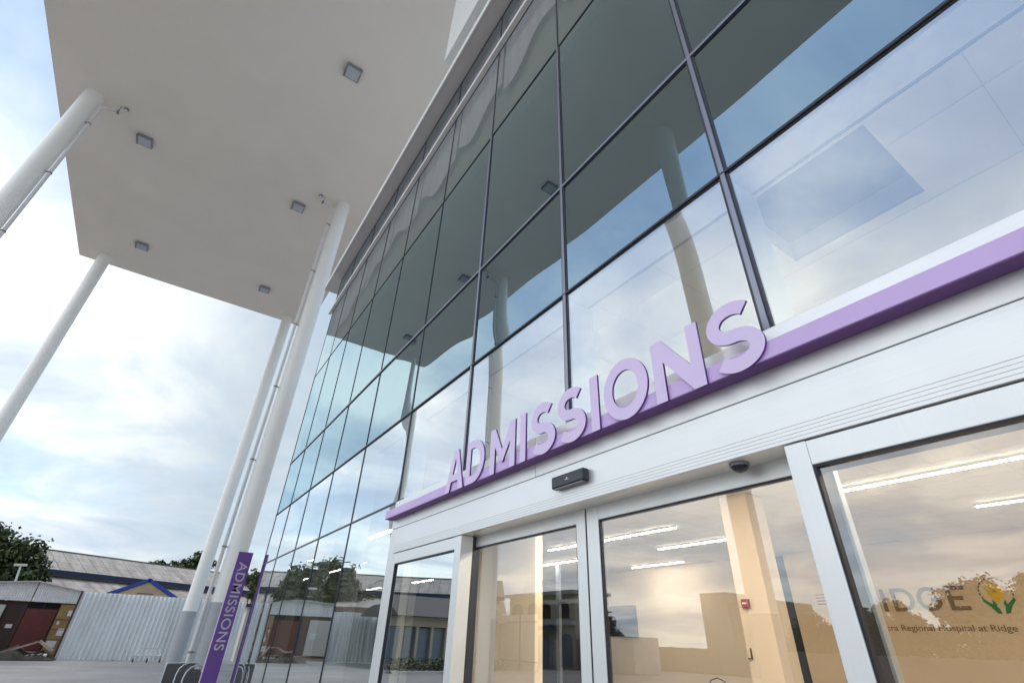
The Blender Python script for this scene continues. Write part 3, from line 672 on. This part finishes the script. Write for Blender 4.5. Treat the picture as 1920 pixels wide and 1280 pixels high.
barrier(-16.5, 1.33, R(118), 'front grey panelled barrier with square top corner left of the pylon', .80, .75, .03)
barrier(-15.95, 1.50, R(118), 'middle round topped tubular barrier of the row left of the pylon', .83, .62, .24)
barrier(-15.5, 1.62, R(118), 'round topped tubular barrier closest to the purple pylon', .80, .60, .24)

# ------------------------------------------------------------------ hoardings, shed and clutter across the forecourt
def corrugated(p0, p1, z0, z1, pitch=.21, amp=.042, seg=6, zt1=None):
    """vertical corrugated sheet from p0 to p1 (xy), real waves, thin"""
    b = MB(); d = Vector(p1)-Vector(p0); L = d.length; d.normalize(); nn = Vector((-d.y, d.x)); n = max(2, int(L/pitch*seg)); vs = []
    for k in range(n+1):
        s = L*k/n; a = amp*max(-.55, min(.55, math.sin(2*math.pi*s/pitch)))/.55
        q = Vector(p0)+d*s+nn*a; zt = z1 if zt1 is None else z1+(zt1-z1)*k/n
        q2 = q+nn*.004
        vs += [(q.x, q.y, z0), (q.x, q.y, zt), (q2.x, q2.y, z0), (q2.x, q2.y, zt)]
    fs = []
    for k in range(n):
        i = 4*k; fs += [(i, i+4, i+5, i+1), (i+2, i+3, i+7, i+6), (i+1, i+5, i+7, i+3), (i, i+2, i+6, i+4)]
    fs += [(0, 1, 3, 2), (4*n, 4*n+2, 4*n+3, 4*n+1)]
    return b.add(vs, fs)
def hoarding(p0, p1, h, label, mat='corr'):
    t = thing('hoarding', label, 'fence', (p0[0], p0[1], 0.))
    corrugated(p0, p1, .02, h).build('sheeting', M[mat], t)
    d = (Vector(p1)-Vector(p0)).normalized(); nn = Vector((d.y, -d.x)); L = (Vector(p1)-Vector(p0)).length
    k = 0.
    while k <= L+.01:
        c = Vector(p0)+d*min(k, L-.03)-nn*.09
        MB().obox((c.x, c.y, h/2), d*.035, nn*.035, (0, 0, h/2)).build('post', M['post'], t); k += 2.4
    for z in (.5, h-.4):
        c = Vector(p0)+d*L/2-nn*.065*(-1)*-1
        MB().obox((c.x, c.y, z), d*L/2, nn*.02, (0, 0, .03)).build('rail', M['post'], t)
    return t
hoarding((-36., -2.62), (-36., 5.25), 2.98, 'white corrugated hoarding across the forecourt behind the far columns')
MB().obox((-35.93, -2.66, 1.5), (.03, 0, 0), (0, .045, 0), (0, 0, 1.5)).build('end_post', M['post'], bpy.data.objects['hoarding'])
hoarding((-36.3, -9.3), (-36., -6.6), 2.75, 'short white hoarding left of the shed seen mirrored in the low glazing')
hoarding((-33.5, 7.6), (-33.5, 16.), 2.7, 'white hoarding behind the building corner beyond the gate', 'corr')
hoarding((-31.2, -16.1), (-27.0, -16.), 2.95, 'white hoarding mirrored inside the left sliding door')
# little gate kiosk between the hoardings
kk = thing('gate_kiosk', 'white gate kiosk with dark windows behind the purple pylon', 'kiosk', (-37., 6.3, 0))
MB().box(-37.6, -36.4, 5.45, 7.3, 0., 2.75).build('wall', M['palew'], kk)
MB().box(-37.9, -36.1, 5.3, 7.5, 2.755, 2.9).build('roof', M['brown'], kk)
MB().box(-36.398, -36.37, 5.75, 6.4, 1.6, 2.3).build('window', M['opening'], kk); MB().box(-36.398, -36.37, 5.7, 6.1, .9, 1.15).build('window', M['opening'], kk)
MB().box(-36.398, -36.36, 6.55, 7.1, .05, 2.1).build('door', M['awning'], kk)

sh = thing('timber_shed', 'low shed with oxide red door and white sheet gable left of the hoarding', 'shed', (-38., -4.6, 0.))
MB().box(-42., -37.9, -6.6, -2.7, 0., 2.45).build('wall', M['brown'], sh)
corrugated((-37.6, -6.55), (-37.6, -4.75), 2.46, 3.20, .1, .012, 6, 3.36).build('gable_sheet', M['corr_old'], sh)
corrugated((-37.6, -4.70), (-37.6, -2.60), 2.46, 3.34, .1, .012, 6, 3.00).build('gable_sheet', M['corr_old'], sh)
rf = MB().add([(-37.35, -6.7, 3.22), (-42.2, -6.7, 3.22), (-42.2, -4.73, 3.40), (-37.35, -4.73, 3.40), (-42.2, -2.4, 3.02), (-37.35, -2.4, 3.02)] + [(-37.35, -6.7, 3.17), (-42.2, -6.7, 3.17), (-42.2, -4.73, 3.35), (-37.35, -4.73, 3.35), (-42.2, -2.4, 2.97), (-37.35, -2.4, 2.97)],
    [(0, 1, 2, 3), (3, 2, 4, 5), (9, 8, 7, 6), (11, 10, 8, 9), (0, 3, 9, 6), (3, 5, 11, 9), (1, 7, 8, 2), (2, 8, 10, 4), (0, 6, 7, 1), (5, 4, 10, 11)])
rf.build('roof', M['palew'], sh)
dr = MB().box(-37.898, -37.83, -4.75, -3.50, .30, 2.14)
dr.build('door', M['red'], sh)
rib = MB()
for k in range(11): rib.box(-37.829, -37.815, -4.70+k*.115, -4.66+k*.115, .33, 2.10)
rib.build('door_rib', M['red'], [c for c in sh.children if c.name.startswith('door')][0])
MB().box(-37.898, -37.84, -4.72, -4.18, 2.17, 2.42).build('vent_opening', M['opening'], sh); MB().box(-37.898, -37.84, -4.10, -3.52, 2.17, 2.42).build('vent_opening', M['opening'], sh)
MB().box(-37.898, -37.80, -4.95, -4.78, .0, 2.44).build('door_post', M['brown'], sh); MB().box(-37.898, -37.80, -3.47, -3.36, .0, 2.44).build('door_post', M['brown'], sh)
MB().box(-37.80, -37.70, -6.58, -5.62, .15, 2.25).build('white_door', M['palew'], sh)
MB().box(-37.699, -37.69, -6.1, -5.75, 1.2, 1.5).build('notice', M['paper'], sh)
MB().box(-37.898, -37.875, -5.28, -5.02, 1.25, 1.42).build('notice', M['paper'], sh)
MB().box(-37.898, -37.7, -6.6, -3.3, 0., .28).build('plinth', M['dust'], sh)
pb = thing('ochre_notice_board', 'ochre board with white papers between the red door and the hoarding', 'board', (-37.3, -3.05, 0))
MB().obox((-37.3, -3.02, 1.2), (.02, 0, 0), (0, .36, 0), (0, 0, 1.18)).build('panel', M['ochre'], pb)
for yy, zz, w_, h_ in ((-2.86, 2.0, .11, .13), (-2.95, 1.15, .13, .16), (-3.12, .62, .2, .15), (-3.2, 1.55, .05, .08)):
    MB().obox((-37.272, yy, zz), (.003, 0, 0), (0, w_, 0), (0, 0, h_)).build('paper_notice', M['paper'], pb)
for zz in (.8, 1.25, 1.7): MB().obox((-37.274, -3.02, zz), (.006, 0, 0), (0, .355, 0), (0, 0, .012)).build('batten', M['brown'], pb)
rnd = random.Random(3)
hp = MB(); n = 18
for i in range(n+1):
    for j in range(n+1):
        u, v = i/n, j/n; e_ = max(0, 1-((2*u-1)**2))**.8*max(0, 1-((2*v-1)**2))**.8
        hp.v.append((-36.9+2.*u, -5.3+2.75*v, .02+.72*e_*(.55+.5*noise.noise((u*4, v*4, 1)))+.12*e_*noise.noise((u*14, v*14, 5))))
hp.f = [(i*(n+1)+j, i*(n+1)+j+1, (i+1)*(n+1)+j+1, (i+1)*(n+1)+j) for i in range(n) for j in range(n)]
tag(hp.build('rubble_heap', M['soil']), 'dark heap of rubble in front of the red shed door', 'rubble')
pl = MB().obox((-35.5, -4.25, .42), (.05, .78, .33), (.14, 0, 0), (0, -.02, .035))
tag(pl.build('loose_plank', M['plank']), 'long pale plank leaning up the left side of the rubble heap', 'plank')
pl = MB().obox((-35.5, -3.1, .58), (.04, .33, -.2), (.13, 0, 0), (0, .03, .045))
tag(pl.build('loose_plank', M['plank']), 'short pale plank sloping down the right side of the rubble heap', 'plank')
for k in range(7):
    a = rnd.uniform(0, 6.28); tag(MB().obox((-35.4+rnd.uniform(-.3, .25), -4.3+k*.22, .12+rnd.uniform(0, .12)), (.09*math.cos(a), .09*math.sin(a), .03), (-.06*math.sin(a), .06*math.cos(a), 0), (0, .01, .05)).build('rubble_block', M['dust' if k % 2 else 'palew']), 'pale broken block lying on the dark rubble heap', 'block', 'blocks on the rubble heap')
ct = thing('metal_cart', 'low tubular metal trolley standing before the white hoarding', 'trolley', (-34.6, 1.15, 0.))
X = -34.6
q = MB().tube([(X-.25, .55, .12), (X+.1, .62, .30), (X-.1, .75, .60), (X-.1, 1.55, .60), (X+.1, 1.72, .30), (X-.2, 1.78, .12)], .030, 8)
q.tube([(X+.1, .62, .30), (X+.1, 1.72, .30)], .028, 8).tube([(X-.5, .62, .30), (X-.5, 1.72, .30)], .018, 8).tube([(X+.1, .62, .30), (X-.5, .62, .30)], .016, 8).tube([(X+.1, 1.72, .30), (X-.5, 1.72, .30)], .016, 8)
for yy in (.95, 1.15, 1.35): q.tube([(X-.1, yy, .6), (X+.1, yy, .30)], .010, 6)
q.build('frame', M['steel'], ct, smooth=True)
for yy in (.6, 1.2, 1.75): MB().tube([(X+.02, yy-.03, .08), (X+.02, yy+.03, .08)], .08, 14).build('wheel', M['black'], ct, smooth=True)

# lamp post
lp = thing('yard_lamp', 'short lamp post with flat head before the dark tree', 'lamp post', (-44., -6.75, 0.))
MB().tube([(-44., -6.6, 0), (-44., -6.68, 3.6), (-44., -6.8, 4.45)], [.07, .06, .05], 10).build('pole', M['steel'], lp, smooth=True)
MB().obox((-44., -6.82, 4.5), (.12, 0, 0), (0, .3, .02), (0, 0, .06)).build('lamp_head', M['palew'], lp, bevel=.02)

# long old building with two roofs
lb_ = thing('long_roofed_building', 'long old ward building with grey sheet roofs and dark blue fascia', 'building', (-70., -2., 0))
dA = Vector((-8., 14.47, 0)).normalized(); nA = Vector((dA.y, -dA.x, 0))
if nA.x < 0: nA = -nA
A0 = Vector((-68., -9.05, 0))
def slab(s0, s1, n0, z0, n1, z1, th=.08):
    q = [A0+dA*s0+nA*n0+Vector((0, 0, z0)), A0+dA*s1+nA*n0+Vector((0, 0, z0)), A0+dA*s1+nA*n1+Vector((0, 0, z1)), A0+dA*s0+nA*n1+Vector((0, 0, z1))]
    t = Vector((0, 0, th)); b = MB(); b.add([p for p in q]+[p-t for p in q], [(0, 1, 2, 3), (7, 6, 5, 4), (0, 4, 5, 1), (1, 5, 6, 2), (2, 6, 7, 3), (3, 7, 4, 0)]); return b
def uvroof(o, L, S):
    me = o.data; uv = me.uv_layers.new(name='UVMap'); me.update()
    for p in me.polygons:
        for li in p.loop_indices:
            v = me.vertices[me.loops[li].vertex_index].co+WL[o.name]
            d = v-A0; s = d.dot(dA); t = math.hypot(d.dot(nA), v.z-7.6); uv.data[li].uv = (s, t)
    return o
S0, S1 = -26., 24.
uvroof(slab(S0, S1, 0., 7.62, 4.2, 5.68).build('roof', M['roof'], lb_), 1, 1)
uvroof(slab(S0, S1, 0., 7.60, -4.2, 5.68).build('roof', M['roof'], lb_), 1, 1)
uvroof(slab(S0, S1, 3.6, 5.22, 7.6, 3.95).build('lower_roof', M['roof'], lb_), 1, 1)
def obx(s0, s1, n0, n1, z0, z1):
    c = A0+dA*(s0+s1)/2+nA*(n0+n1)/2+Vector((0, 0, (z0+z1)/2)); return MB().obox(c, dA*(s1-s0)/2, nA*(n1-n0)/2, (0, 0, (z1-z0)/2))
obx(S0, S1, 4.21, 4.27, 5.30, 5.72).build('fascia', M['blue'], lb_)
obx(S0+.3, S1-.3, -3.6, 3.58, 0, 5.5).build('wall', M['palew'], lb_)
obx(S0+.3, S1-.3, 6.6, 6.75, 0, 3.95).build('front_wall', M['tan'], lb_)
obx(S0, S1, -.12, .12, 7.60, 7.69).build('ridge_cap', M['roofg'], lb_)
# porch gable
pg = thing('porch_gable', 'tan porch gable with bright blue bargeboards in front of the long roof', 'porch', (-63.5, .05, 0.))
gx = -61.5
MB().prism([(-2.2, 2.6), (2.3, 2.6), (2.3, 3.95), (.08, 5.12), (-2.2, 3.95)], 'x', gx-3.5, gx).build('gable_wall', M['tan'], pg)
for y0_, z0_, y1_, z1_ in ((-2.85, 3.86, .08, 5.30), (.08, 5.30, 2.95, 3.80)):
    d = Vector((0, y1_-y0_, z1_-z0_)); L = d.length; d.normalize(); up_ = Vector((0, -d.z, d.y))
    MB().obox((gx+.1, (y0_+y1_)/2, (z0_+z1_)/2), d*(L/2+.05), (.06, 0, 0), up_*.14).build('bargeboard', M['blue2'], pg)
    MB().obox((gx-1.8, (y0_+y1_)/2, (z0_+z1_)/2+.05), d*(L/2), (1.8, 0, 0), up_*.05).build('porch_roof', M['roofg'], pg)
MB().box(gx+.001, gx+.02, -.55, .75, 4.12, 4.17).build('vent_slot', M['opening'], pg)

# things mirrored in the low glass and doors: pavilion, hedge, yard buildings
pv = thing('glazed_pavilion', 'cream pavilion with columns and blue windows mirrored in the left fixed glass', 'pavilion', (-32., -11., 0))
MB().box(-34., -30.4, -14.8, -8.9, 0., 2.0).build('window', M['bpost'], pv)
MB().box(-34.2, -30.1, -15., -8.75, 2.05, 2.55).build('beam', M['cream'], pv)
MB().prism([(-36., 2.56), (-29.4, 2.56), (-32.2, 3.75), (-33., 3.75)], 'y', -15.6, -8.3).build('roof', M['roofg'], pv)
for k in range(7): MB().box(-30.38, -30.12, -9.05-.95*k, -8.9-.95*k, 0, 2.045).build('pillar', M['cream'], pv)
MB().box(-34.2, -29.9, -15., -8.8, 0., .25).build('plinth', M['dust'], pv)
hd_ = MB()
for k in range(2600):
    x, y, z = -27.+rnd.gauss(0, .28), rnd.uniform(-13.5, -7.2), rnd.uniform(.03, .62); s = rnd.uniform(.05, .1); a = rnd.uniform(0, 6.28); t_ = rnd.uniform(-.7, .7)
    ax = Vector((math.cos(a), math.sin(a), t_)).normalized()*s; ay = Vector((-math.sin(a), math.cos(a), rnd.uniform(-.5, .8))).normalized()*s
    p = Vector((x, y, z)); hd_.add([p-ax, p+ay*.6, p+ax, p-ay*.6], [(0, 1, 2, 3)])
tag(hd_.build('clipped_hedge', M['leaf2']), 'low green hedge along a kerb mirrored in the left fixed glass', 'hedge')
kb = MB().box(-26.2, -26.05, -14., -7., 0, .13); struct(kb.build('kerb', M['palew']))
cb = thing('arched_building', 'cream two storey building with arched openings mirrored in the left sliding door', 'building', (-31., -24., 0))
MB().box(-39., -30.6, -25., -22., 0., 4.6).build('wall', M['cream'], cb)
MB().box(-39.4, -30.3, -25.4, -21.6, 4.61, 4.85).build('roof', M['palew'], cb)
def arch(x0, x1, z0, z1, mat, nm, y=-21.99):
    m_ = (x0+x1)/2; r_ = (x1-x0)/2; pts = [(x0, z0), (x1, z0)] + [(m_+r_*math.cos(a), z1-r_*.6+r_*.6*math.sin(a)) for a in [math.pi*k/12 for k in range(13)]]
    MB().prism(pts, 'y', y-.001, y+.03).build(nm, M[mat], cb)
for x0 in (-38.6, -36.4, -34.9, -32.7): arch(x0, x0+1.5, 3.05, 4.15, 'opening', 'window')
for x0 in (-38.2, -34.9, -32.2): arch(x0, x0+1.25, .1, 2.1, 'bpost', 'arch_opening')
MB().box(-37., -32.6, -21.96, -20.9, 2.3, 2.5).build('awning', M['awning'], cb); MB().box(-39., -30.6, -21.98, -21.7, 2.62, 2.9).build('string_course', M['palew'], cb)
MB().box(-32.0, -31.3, -24.5, -23.8, 4.86, 7.0).build('chimney', M['chim'], cb)
fb = thing('railing_fence', 'dark upright railing fence mirrored in the left sliding door', 'fence', (-33., -19.5, 0))
bb = MB()
for k in range(40): bb.box(-36.+k*.16, -35.97+k*.16, -19.52, -19.49, 0, 1.6)
bb.box(-36., -29.6, -19.515, -19.495, 1.45, 1.5).box(-36., -29.6, -19.515, -19.495, .2, .25).build('bars', M['bpost'], fb)
for x in (-36.1, -32.8, -29.5): MB().box(x-.15, x+.15, -19.65, -19.35, 0, 1.75).build('pillar', M['cream'], fb)
nc = thing('shipping_container', 'pale ribbed container mirrored low in the right sliding door', 'container', (-28., -23., 0))
corrugated((-25.2, -22.), (-30.2, -22.), .02, 2.0, .2, .03).build('side_sheet', M['corr_old'], nc); MB().box(-30.2, -25.22, -24.4, -22.06, .02, 1.99).build('body', M['corr_old'], nc)
bw = thing('boundary_wall', 'long low pale boundary wall mirrored in the right sliding door', 'wall', (-20., -30., 0))
MB().box(-33., -2., -30.2, -30., 0., 1.5).build('wall', M['farw'], bw)
for k in range(16): MB().box(-33.2+k*2., -32.9+k*2., -30.25, -29.95, 0, 1.55).build('pier', M['farw'], bw)
fbk = thing('distant_block', 'plain pale block on the skyline mirrored in the right sliding door', 'building', (-66., -95., 0))
MB().box(-71., -65., -104., -90., 0., 11.).box(-64.99, -56., -104., -91., 0., 9.4).build('wall', M['farw'], fbk)
MB().box(-69.6, -69., -89.99, -89.9, 7.5, 9.).build('window', M['bpost'], fbk)

# ------------------------------------------------------------------ trees
def crown_mesh(name, blobs, n, leaf, mat, seed):
    rn = random.Random(seed); b = MB()
    tot = sum(q[3]**2 for q in blobs)
    for cx_, cy_, cz_, r in blobs:
        clumps = []
        for k in range(max(6, int(26*r**1.2))):
            d = Vector((rn.gauss(0, 1), rn.gauss(0, 1), rn.gauss(0, 1))).normalized()*r*rn.uniform(.55, 1.05); d.z *= .85
            clumps.append((Vector((cx_, cy_, cz_))+d, r*rn.uniform(.16, .34)))
        for k in range(int(n*r*r/tot)):
            c, cr = rn.choice(clumps); d = Vector((rn.gauss(0, 1), rn.gauss(0, 1), rn.gauss(0, .8)))*cr*.6; p = c+d
            s = leaf*rn.uniform(.6, 1.4); nrm = (d.normalized()+Vector((rn.gauss(0, .5), rn.gauss(0, .5), rn.gauss(0, .5)+.4))).normalized()
            u = nrm.orthogonal().normalized(); u.rotate(Matrix.Rotation(rn.uniform(0, 6.28), 3, nrm)); w_ = nrm.cross(u)
            b.add([p-u*s, p+w_*s*.55+nrm*s*.12, p+u*s, p-w_*s*.55+nrm*s*.12], [(0, 1, 2, 3)])
    return b
def tree(x, y, h, blobs, n, leaf, mat, seed, label, group=None):
    t = thing('broadleaf_tree', label, 'tree', (x, y, 0), group); rn = random.Random(seed)
    top = Vector((x, y, h*.55)); tr = MB().tube([(x, y, 0), (x+.1*h*.1, y, h*.25), tuple(top)], [h*.035, h*.028, h*.016], 9)
    for q in blobs[:6]: tr.tube([(x, y, h*.28), ((x+q[0])/2+rn.uniform(-.3, .3), (y+q[1])/2, (h*.3+q[2])/2+.3), (q[0], q[1], q[2])], [h*.016, h*.010, h*.004], 6)
    tr.build('trunk', M['bark'], t, smooth=True)
    crown_mesh('crown', blobs, n, leaf, mat, seed).build('crown', mat, t)
    return t
tree(-60., -12.1, 8.5, [(-60, -12.6, 6.3, 2.5), (-60.3, -9.7, 5.4, 2.2), (-59.8, -15., 4.6, 1.9), (-60.5, -13.8, 5.9, 1.9), (-59.5, -8.6, 4.4, 1.5), (-59.5, -11., 3.6, 2.2), (-59.4, -13.8, 3.0, 1.8), (-60, -8.9, 6.1, .9)], 15000, .20, M['leaf'], 11, 'large dark spreading tree at the left picture edge behind the shed')
tree(-90., 0.1, 9.6, [(-90, .1, 8.6, 1.1), (-90, .9, 8.9, .8)], 900, .22, M['leaf'], 5, 'small tree top poking over the middle of the long roof', 'tree tops behind the long roof')
tree(-90., 4.3, 11., [(-90, 5.6, 9.8, 1.6), (-90, 3.2, 8.9, 1.2), (-90, 4.4, 9.2, 1.3)], 2200, .22, M['leaf'], 6, 'tree crown over the long roof just left of the far columns', 'tree tops behind the long roof')
tree(-70., 10.3, 7.6, [(-70, 10.2, 6.6, 1.2), (-70, 10.9, 5.6, 1.2)], 1500, .18, M['leaf2'], 8, 'tree with sparse crown between pylon and building corner')
# trees behind the camera, mirrored in the glass
k = 0
for x, y, h, s in ((-30, -72, 7.5, 1.), (-21, -72, 9.6, 1.25), (-15.5, -74, 10., 1.2), (-9, -70, 8.5, 1.1), (-37, -80, 7.2, 1.), (-46, -84, 7., 1.), (-80, -70, 8., 1.2), (-2, -66, 9.5, 1.2), (6, -70, 11., 1.3), (14, -68, 9., 1.2)):
    r = 2.4*s; z = h-r
    tree(x, y, h, [(x, y, z, r), (x+1.9*s, y+.4, z-1., r*.75), (x-1.8*s, y, z-.8, r*.8), (x+.5, y, z-2.2, r*.9), (x-2.6*s, y-.5, 2.2, 2.5), (x+2.8*s, y-.3, 2.2, 2.5), (x+.2, y+.6, 2.2, 2.6)], 9000, .27, M['leaf2' if k % 2 else 'leaf'], 30+k,
         ['rounded low tree in the mirrored skyline', 'tallest mirrored tree behind the lobby emblem', 'broad mirrored tree right of the lobby emblem', 'mirrored tree at the right picture edge', 'low mirrored tree left of the lobby lettering', 'low mirrored tree right of the distant block', 'mirrored tree beyond the arched building', 'tree in front of the doors beyond the boundary wall', 'tall tree beyond the boundary wall far right of the doors', 'rightmost tree beyond the boundary wall'][k], 'trees beyond the boundary wall'); k += 1

# ------------------------------------------------------------------ render settings
SC.view_settings.view_transform = 'Standard'; SC.view_settings.look = 'None'; SC.view_settings.exposure = .58; SC.view_settings.gamma = 1.
SC.render.engine = 'CYCLES'
cy = SC.cycles; cy.use_denoising = True; cy.max_bounces = 10; cy.diffuse_bounces = 4; cy.glossy_bounces = 5; cy.transparent_max_bounces = 12; cy.caustics_reflective = False; cy.caustics_refractive = False
cy.sample_clamp_indirect = 6.
